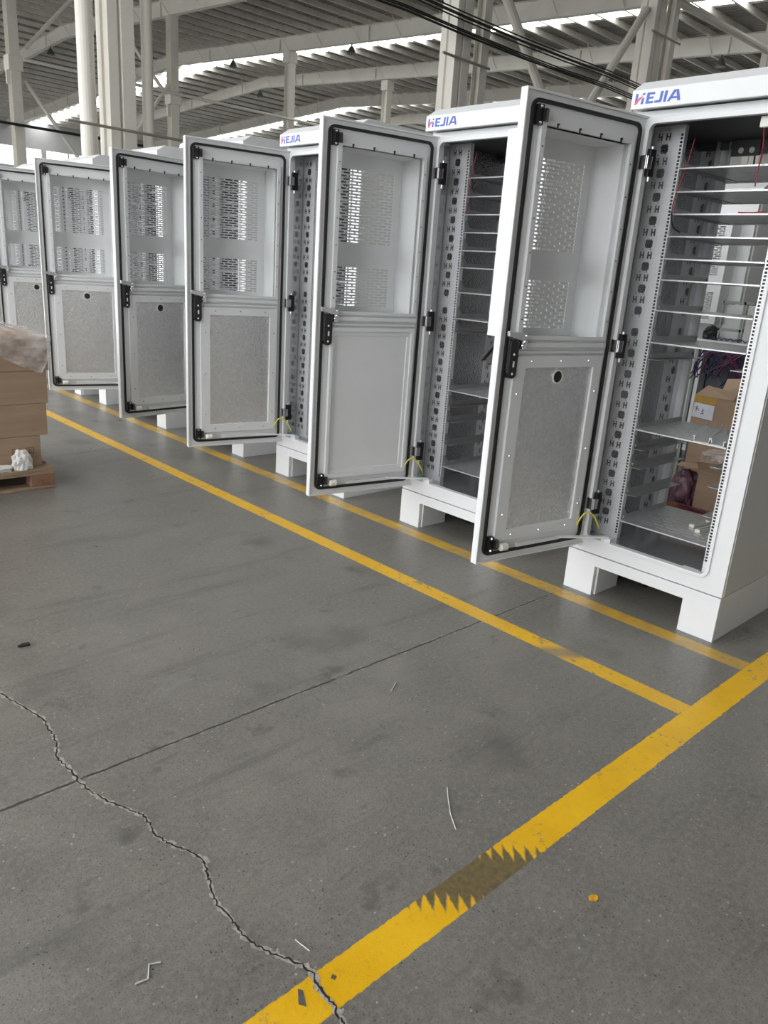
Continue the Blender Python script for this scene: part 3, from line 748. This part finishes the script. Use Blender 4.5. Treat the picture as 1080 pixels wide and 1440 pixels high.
def wire(name, mat, pts, r, parent):
    # smooth the polyline with Catmull-Rom
    P = [Vector(p) for p in pts]; out = []
    for i in range(len(P)-1):
        a, b, c, d = P[max(i-1, 0)], P[i], P[i+1], P[min(i+2, len(P)-1)]
        for k in range(6):
            t = k/6; out.append(.5*((2*b)+(-a+c)*t+(2*a-5*b+4*c-d)*t*t+(-a+3*b-3*c+d)*t**3))
    out.append(P[-1]); mb = MB(); mb.tube(out, r, 6); return one(name, mat, mb, parent, smooth=True)
wire('red_wire', 'red_wire', [(.17, .575, 2.10), (.165, .590, 1.98), (.14, .606, 1.86), (.13, .604, 1.80)], .0022, c0)
wire('black_wire', 'cable_black', [(.13, .604, 1.80), (.15, .60, 1.745), (.18, .575, 1.72)], .004, c0)
wire('red_wire', 'red_wire', [(.04, .236, 2.11), (.09, .245, 2.03), (.14, .268, 1.96), (.145, .270, 1.897)], .0026, c0)
wire('black_wire', 'cable_black', [(.60, .495, 2.13), (.60, .49, 2.04), (.59, .475, 1.985)], .004, c0)
wire('red_wire', 'red_wire', [(.16, .325, 1.80), (.17, .27, 1.800), (.165, .22, 1.803)], .0035, c0)
mb = MB(); mb.box(.032, .05, .215, .250, 2.095, 2.135); one('limit_switch', 'white_plastic', mb, c0, .003)
mb = MB(); mb.box(XR-.035, XR-.022, .47, .60, 2.085, 2.155); one('terminal_bracket', 'dark_steel', mb, c0)
mb = MB()
for yy in (.505, .555): mb.cyl((XR-.0352, yy, 2.108), (XR-.0362, yy, 2.108), .013, 12)
one('bracket_disc', 'white_plastic', mb, c0)
mb = MB(); mb.box(.032, .060, .14, .215, .2685, .285); one('sill_clip', 'white_plastic', mb, c0, .004)
c1 = cabs[1]
wire('red_wire', 'red_wire', [(.17, .585, 2.11), (.16, .600, 1.98), (.15, .604, 1.86), (.14, .60, 1.80)], .0022, c1)

# ------------------------------------------------------------------ loose parts on the shelves
def channel(a, b, w, h, label):
    a = Vector(a); b = Vector(b); L = (b-a).length; ang = math.atan2(b.y-a.y, b.x-a.x)
    mb = MB(); t = .002
    prof = [(-w/2-.008, h), (-w/2-.008, h-t), (-w/2, h-t), (-w/2, 0), (w/2, 0), (w/2, h-t), (w/2+.008, h-t), (w/2+.008, h), (w/2-t, h), (w/2-t, t), (-w/2+t, t), (-w/2+t, h)]
    mb.prism(prof, 'x', 0, L); o = one('steel_channel', 'alu_profile', mb, loc=a, rot=(0, 0, ang)); return tag(o, label, 'metal profile')
channel((.145, .285, .8335), (.575, .42, .8335), .066, .026, 'longer metal channel lying across the middle shelf of the nearest cabinet')
channel((.145, .212, .8335), (.48, .292, .8335), .054, .022, 'shorter metal channel lying nearer the right rail on the same middle shelf')
channel((.17, .225+KY[1], .8335), (.42, .30+KY[1], .8335), .05, .022, 'metal channel on the middle shelf of the second cabinet beside the black handle')
def connector(x, y, ang, label):
    t = empty('terminal_strip', (x, y, .3722), ang); tag(t, label, 'connector')
    mb = MB(); mb.plate(0, .15, -.014, .014, [(.015, .135, -.005, .005)], 0, .014, 'xy'); mb.cyl((.008, 0, 0), (.008, 0, .018), .012, 12); mb.cyl((.142, 0, 0), (.142, 0, .018), .012, 12); one('strip_body', 'cream_plastic', mb, t, .002)
    mb = MB(); mb.box(.016, .134, -.0045, .0045, .002, .008); one('contact_row', 'dark_steel', mb, t)
connector(.36, .345, R(-8), 'cream terminal strip on the lowest shelf, left of a matching pair')
connector(.305, .290, R(-6), 'cream terminal strip on the lowest shelf, right and nearer one of the pair')

# ------------------------------------------------------------------ goods behind the nearest cabinet
def carton(name, x, y, z, sx, sy, sz, label, mat='cardboard', flaps=None, group=None, tape=True, rz=0.0):
    t = empty(name, (x, y, z), rz); tag(t, label, 'box', group); mb = MB()
    if flaps is None: mb.box(0, sx, 0, sy, 0, sz)
    else:
        k = .006; mb.box(0, sx, 0, sy, 0, k); mb.box(0, k, 0, sy, k, sz); mb.box(sx-k, sx, 0, sy, k, sz); mb.box(k, sx-k, 0, k, k, sz); mb.box(k, sx-k, sy-k, sy, k, sz)
    one('carton_body', mat, mb, t, .004)
    return t
bx = carton('cardboard_box', 2.15, .72, .56, .38, .545, .21, 'open cardboard box with a handwritten paper label, seen through the nearest cabinet', flaps=True)
def flap(parent, pts, mat='cardboard_inside'):
    mb = MB(); P = [Vector(p) for p in pts]; n = (P[1]-P[0]).cross(P[2]-P[0]).normalized()*.004
    k = len(P); mb.add(P+[p+n for p in P], [tuple(range(k))[::-1], tuple(range(k, 2*k))]+[(i, (i+1) % k, k+(i+1) % k, k+i) for i in range(k)]); return one('box_flap', mat, mb, parent)
flap(bx, [(0, .545, .208), (0, .27, .212), (.13, .30, .250), (.13, .52, .275)])
flap(bx, [(.38, .52, .21), (.38, .16, .22), (.44, .18, .36), (.44, .52, .31)])
flap(bx, [(.0, .001, .208), (.38, .001, .208), (.34, .09, .33), (.02, .10, .30)])
flap(bx, [(0, .02, .20), (0, .20, .205), (-.06, .18, .09), (-.06, .04, .10)], 'cardboard')
mb = MB(); mb.box(-.003, -.0006, .38, .535, .165, .209); one('packing_tape', 'tape', mb, bx)
mb = MB(); mb.box(-.003, -.0006, .12, .25, .08, .209); one('packing_tape', 'tape', mb, bx)
mb = MB(); mb.add([(-.006, .385, .055), (-.006, .540, .062), (-.006, .532, .165), (-.006, .386, .158), (-.0035, .385, .055), (-.0035, .540, .062), (-.0035, .532, .165), (-.0035, .386, .158)],
                  [(0, 1, 2, 3), (7, 6, 5, 4), (0, 4, 5, 1), (1, 5, 6, 2), (2, 6, 7, 3), (3, 7, 4, 0)])
pl_ = one('paper_label', 'paper', mb, bx)
mb = MB()
for a, b in (((.525, .135), (.500, .115)), ((.518, .112), (.505, .140)), ((.512, .10), (.512, .143)), ((.500, .125), (.492, .108)), ((.475, .105), (.455, .115)), ((.466, .128), (.462, .085)), ((.478, .09), (.452, .098)), ((.470, .118), (.456, .123))):
    mb.tube([(-.0066, a[0], a[1]), (-.0066, b[0], b[1])], .0016, 4)
one('handwriting', 'ink', mb, pl_)
tb = carton('cardboard_box', 2.18, .70, 0, .42, .56, .555, 'taller closed carton with yellow tape standing under the open labelled box')
mb = MB(); mb.box(-.002, -.0004, .02, .54, .43, .55); one('packing_tape', 'tape', mb, tb)
lb_ = carton('cardboard_box', 1.88, .76, 0, .22, .255, .318, 'smaller brown carton on the floor in front of the taped carton', flaps=True)
flap(lb_, [(0, .255, .316), (0, .02, .318), (-.05, .06, .40), (-.06, .255, .385)])
flap(lb_, [(0, .255, .316), (.20, .255, .316), (.18, .46, .30), (.02, .44, .305)])
def crumple(name, mat, c, r, label, cat, seed=1, rough=.35):
    rnd = random.Random(seed); bm = bmesh.new(); bmesh.ops.create_icosphere(bm, subdivisions=4, radius=1.0)
    dirs = [(Vector((rnd.gauss(0, 1), rnd.gauss(0, 1), rnd.gauss(0, 1))).normalized(), rnd.uniform(4, 9), rnd.uniform(0, 6)) for _ in range(12)]
    for v in bm.verts:
        n = v.co.normalized(); s_ = 1.0
        for d_, f_, p_ in dirs: s_ += rough/6*abs(math.sin(f_*n.dot(d_)+p_))-rough/12
        v.co = n*s_; v.co = Vector((v.co.x*r[0], v.co.y*r[1], max(v.co.z, -.55)*r[2]))
    zmin = min(v.co.z for v in bm.verts)
    for v in bm.verts: v.co.z -= zmin
    me = bpy.data.meshes.new(name); bm.to_mesh(me); bm.free(); me.materials.append(M[mat])
    return tag(link(name, me, None, 0, False, loc=c), label, cat)
crumple('plastic_wrap', 'plastic_film', (1.98, .885, .345), (.13, .15, .075), 'crumpled clear plastic wrap lying on the smaller brown carton', 'plastic wrap', 5, .5)
crumple('plastic_bag', 'purple_bag', (1.98, 1.13, .012), (.10, .095, .15), 'dark purple plastic bag slumped left of the smaller carton', 'bag', 8, .5)
tr = empty('parts_tray', (1.74, .78, 0)); tag(tr, 'low reddish tray of loose wires on the floor before the cartons', 'tray')
mb = MB(); mb.plate(0, .12, 0, .46, [], 0, .012, 'xy'); mb.box(0, .008, 0, .46, .012, .055); mb.box(.112, .12, 0, .46, .012, .055); mb.box(.008, .112, 0, .008, .012, .055); mb.box(.008, .112, .452, .46, .012, .055); one('tray_body', 'red_brown_tray', mb, tr)
mb = MB(); rnd = random.Random(2)
for i in range(12):
    a = Vector((rnd.uniform(.02, .1), rnd.uniform(.03, .2), .03)); mb.tube([a, a+Vector((rnd.uniform(-.03, .03), .06, rnd.uniform(.0, .04))), a+Vector((rnd.uniform(-.03, .03), .12, .02))], .004, 5)
one('loose_wire', 'purple_wire', mb, tr)

# tall bench with test equipment, standing behind the boxes
BX, BY = 2.70, .86
bn = empty('equipment_bench', (BX, BY, 0)); tag(bn, 'tall pale bench carrying equipment and hanging wires, seen through the nearest cabinet', 'bench')
mb = MB(); mb.box(0, .28, 0, .74, 1.100, 1.128); one('bench_top', 'white_sheet', mb, bn, .003)
for a in (.02, .24):
    for b in (.02, .70): mb = MB(); mb.box(a, a+.025, b, b+.025, 0, 1.10); one('leg', 'green_frame', mb, bn)
mb = MB(); mb.box(.03, .25, .05, .69, 1.075, 1.099); one('bench_rail', 'green_frame', mb, bn)
fr = empty('test_rack', (BX+.06, 1.29, 1.1285)); tag(fr, 'open grey metal rack with a white panel standing on the tall bench', 'rack')
mb = MB()
for z in (.012, .085, .19, .285):
    mb.box(0, .014, 0, .17, z-.010, z+.010); mb.box(.17, .184, 0, .17, z-.010, z+.010)
for b in (0, .158): mb.box(0, .012, b, b+.012, .002, .295); mb.box(.172, .184, b, b+.012, .002, .295)
for b in (0, .158):
    for z in (.02, .275): mb.box(.010, .174, b+.002, b+.010, z-.005, z+.005)
one('rack_bars', 'green_frame', mb, fr)
mb = MB(); mb.box(.06, .066, .013, .157, .020, .27); one('white_panel', 'white_sheet', mb, fr)
eq = empty('control_box', (BX+.06, 1.10, 1.1285)); tag(eq, 'pale grey control box on the bench right of the open rack', 'control box')
mb = MB(); mb.box(0, .18, 0, .165, 0, .275); one('box_body', 'grey_machine', mb, eq, .005)
mb = MB(); mb.box(-.006, -.0003, .03, .135, .15, .24); one('front_cover', 'grey_machine', mb, eq, .002)
def harness(mat, label, n, seed, x0, spread):
    mb = MB(); rnd = random.Random(seed)
    for i in range(n):
        y0 = rnd.uniform(.08, .66); y1 = min(.70, max(.04, y0+rnd.uniform(-spread, spread)))
        xx = x0-rnd.uniform(0, .018); z1 = rnd.uniform(.82, .93)
        pts = [(xx+.004, y0, 1.095), (xx, y0+.01*math.sin(i), 1.06), (xx-.008, .6*y0+.4*y1, rnd.uniform(.97, 1.04)), (xx-.006, .2*y0+.8*y1, z1+.03), (xx, y1+rnd.uniform(-.05, .05), z1-.02)]
        mb.tube(pts, rnd.uniform(.003, .006), 5)
    return tag(one('wire_harness', mat, mb, loc=(BX, BY, 0)), label, 'wires', kind='stuff')
harness('blue_wire', 'tangle of dark blue wires hanging off the front of the tall bench', 46, 12, -.012, .2)
harness('purple_wire', 'dark red and purple wires hanging in front of the blue ones at the bench', 16, 13, -.045, .3)
cr_ = empty('dark_crate', (BX+.04, BY+.05, 0)); tag(cr_, 'dark crate standing under the tall bench behind the hanging wires', 'crate')
mb = MB(); mb.plate(0, .62, 0, 1.05, [(.05+.19*i, .19+.19*i, .6+.15*j, .72+.15*j) for i in range(3) for j in range(3)], 0, .02, 'yz'); mb.box(.02, .18, 0, .62, 0, 1.05); one('crate_body', 'dark_steel', mb, cr_, .003)
bb = tag(crumple('black_bag', 'black_plastic', (BX+.10, 1.525, 1.1285), (.05, .05, .06), 'small black bag on the bench left of the open rack', 'bag', 21, .5))
mb = MB(); rnd = random.Random(5)
for i in range(9):
    y0 = .22+.045*i; mb.tube([(.012+rnd.uniform(0, .02), y0, 1.135), (.025, y0+.03, 1.150), (.015+rnd.uniform(0, .02), y0+.06, 1.134)], .0045, 5)
tag(one('cable_pile', 'blue_wire', mb, loc=(BX, BY, 0)), 'low row of blue cables lying along the front of the tall bench', 'cables', kind='stuff')
# closed cabinet of the row behind
def f_rearpanel(m): m.box(D+.0005, D+.012, .05, W-.05, .25, 2.16)
def closed_cabinet(x, y, label):
    t = empty('electrical_cabinet', (x, y, 0)); tag(t, label, 'cabinet')
    part('carcass', 'cabinet_paint', t, f_carcass, bevel=.0025); part('plinth', 'cabinet_paint', t, f_plinth, bevel=.0015); part('canopy', 'cabinet_paint', t, f_canopy, bevel=.003)
    part('rear_panel', 'cabinet_paint', t, f_rearpanel)
    d = part('door', 'door_paint', t, f_doorslab, bevel=.002, loc=(-.012, HY, 0), rot=(0, 0, -math.pi/2)); part('louvred_hood', 'door_paint', d, f_hood); part('inner_panel', 'door_paint', d, f_plainpanel)
    part('window_frame', 'door_paint', d, f_winframe, bevel=.0015); part('handle_base', 'black_plastic', d, f_handle, bevel=.002); part('handle_lever', 'black_plastic', d, f_handlelever_shut, bevel=.003)
closed_cabinet(3.19, 1.49, 'closed grey cabinet of a second row, its louvred hood seen through the nearest cabinet')

# ------------------------------------------------------------------ pallet with cartons on the left
PX, PY = -1.47, 3.68
pt = empty('wooden_pallet', (PX, PY, 0)); tag(pt, 'worn wooden pallet on the floor at the left edge carrying stacked cartons', 'pallet')
for i in range(7):
    mb = MB(); y0 = i*.155; mb.box(-1.15, 0, y0, y0+.11, .112, .134); one('deck_board', 'pallet_wood', mb, pt, .003)
for i in range(3):
    mb = MB(); y0 = i*.465; mb.box(-1.15, 0, y0, y0+.10, .0, .020); one('bottom_board', 'pallet_wood', mb, pt, .003)
    mb = MB(); mb.box(-1.15, 0, y0, y0+.10, .094, .112); one('stringer_board', 'pallet_wood', mb, pt, .003)
    for xx in (-.15, -.65, -1.15):
        mb = MB(); mb.box(xx, xx+.145, y0, y0+.10, .020, .094); one('block', 'block_wood', mb, pt, .004)
LAY = [(.1345, .332, -1.522, 'lowest layer on the boards'), (.3325, .534, -1.472, 'second layer up'), (.5345, .737, -1.458, 'third layer up'), (.7375, .938, -1.442, 'top layer under clear film')]
FRNT = 3.752
for li, (z0, z1, xr, nm) in enumerate(LAY):
    for col in range(2):
        for row in range(2):
            x1 = xr-col*.527; y0 = FRNT+row*.472
            side = ('right' if col == 0 else 'left')+(' front' if row == 0 else ' rear')
            t = carton('cardboard_box', x1-.525, y0, z0, .525, .47, z1-z0-.0005, 'brown taped carton, %s of the pallet stack, %s' % (side, nm), group='cartons stacked on the pallet')
            tp = MB(); tp.box(0, .525, .205, .265, z1-z0-.0004, z1-z0-.0001); one('packing_tape', 'tape', tp, t)
            if li == 0 and col == 0 and row == 0:
                for a in (.35, .43):
                    s_ = MB(); s_.plate(a, a+.05, .085, .125, [(a+.003, a+.047, .088, .122)], -.0012, -.0003, 'xz')
                    if a < .4: s_.prism([(a+.012, .100), (a+.040, .100), (a+.034, .112), (a+.020, .112)], 'y', -.0012, -.0003)
                    else: s_.box(a+.023, a+.027, -.0012, -.0003, .095, .116); s_.box(a+.014, a+.036, -.0012, -.0003, .092, .0955)
                    one('printed_symbol', 'print_brown', s_, t)
# clear film thrown over the top with a pointed flap hanging down the front
def film():
    mb = MB(); rnd = random.Random(4); n = 44; vs = []; fs = []
    x0, x1 = -2.52, -1.425; rows = []
    top = .941
    for j in range(30):
        row = []
        for i in range(n):
            u = i/(n-1); x = x0+(x1-x0)*u
            jag = .006*math.sin(31*u+2.1*j)+.005*math.sin(53*u-1.3*j)
            if j < 18:
                v = j/17; y = FRNT+.93-(.945)*v
                z = top+.006+(.070*math.exp(-((u-.62)/.22)**2)+.018)*math.sin(math.pi*min(1, v*.97+.015))**.5*(1-.75*max(0, (u-.80)/.2))+abs(jag)*1.2
                if v > .93: z = top+.004+.25*(z-top)+.05*math.exp(-((u-.62)/.25)**2)*(1-v)/.07
            else:
                v = (j-17)/12
                tip = .06+.165*min(1, max(0, (u-.62)/.33)) if u < .95 else .225-.12*(u-.95)/.05
                y = FRNT-.012-.010*abs(math.sin(17*u+3*v))-.004*abs(jag)*30; z = top+.003-tip*v
                x += -.015*v*math.sin(9*u)
            row.append((x, y, z))
        rows.append(row)
    for r_ in rows: vs += r_
    for j in range(29):
        for i in range(n-1): fs.append((j*n+i, j*n+i+1, (j+1)*n+i+1, (j+1)*n+i))
    mb.add(vs, fs); o = one('plastic_film', 'plastic_film', mb, smooth=True)
    return tag(o, 'clear plastic film draped over the top of the stacked cartons', 'plastic film')
film()
crumple('white_bag', 'white_cloth', (-1.655, 3.712, .1345), (.055, .034, .075), 'crumpled white bag sitting on the pallet edge before the bottom carton', 'bag', 31, .5)
crumple('white_sheet', 'white_cloth', (-1.875, 3.705, .1345), (.15, .024, .028), 'low roll of white sheeting along the pallet edge left of the white bag', 'sheet', 33, .5)

# ------------------------------------------------------------------ litter on the floor
def strand(pts, r, mat, label, cat='litter'):
    c = Vector((pts[0][0], pts[0][1], 0)); mb = MB(); mb.tube([(p[0]-c.x, p[1]-c.y, r*.9+.001) for p in pts], r, 5); return tag(one('plastic_strand', mat, mb, loc=c), label, cat)
strand([(-1.681, .052), (-1.72, .012), (-1.762, -.035), (-1.797, -.087)], .0016, 'litter_pale', 'long pale plastic strand lying on the floor left of the wide yellow line')
strand([(-1.38, .591), (-1.405, .575), (-1.441, .554)], .0018, 'litter_pale', 'short pale strand on the floor beside the sawn floor joint')
strand([(-2.69, .024), (-2.664, .018), (-2.646, .049), (-2.624, .039)], .0022, 'litter_pale', 'bent pale strand on the floor at lower left, left of the crack')
strand([(-2.362, -.099), (-2.359, -.12), (-2.355, -.144)], .0015, 'litter_pale', 'tiny pale strand on the floor right beside the crack near the yellow line')
def scrap(name, c, r, mat, label, seed, h=.004):
    rnd = random.Random(seed); pts = [(r[0]*math.cos(a)*rnd.uniform(.6, 1.1), r[1]*math.sin(a)*rnd.uniform(.6, 1.1)) for a in [k*math.pi/5 for k in range(10)]]
    mb = MB(); mb.prism(pts, 'z', 0, h); return tag(one(name, mat, mb, loc=(c[0], c[1], .0006)), label, 'litter')
scrap('dark_scrap', (-2.357, 1.654), (.024, .013), 'black_rubber', 'small dark scrap on the floor at the far left', 3, .008)
scrap('paint_chip', (-1.706, -.473), (.017, .011), 'yellow_chip', 'yellow paint chip on the floor right of the wide yellow line', 4, .002)
scrap('paper_scrap', (.05, 1.98), (.05, .02), 'paper', 'pale paper scrap on the floor beside the second cabinet plinth', 6, .002)
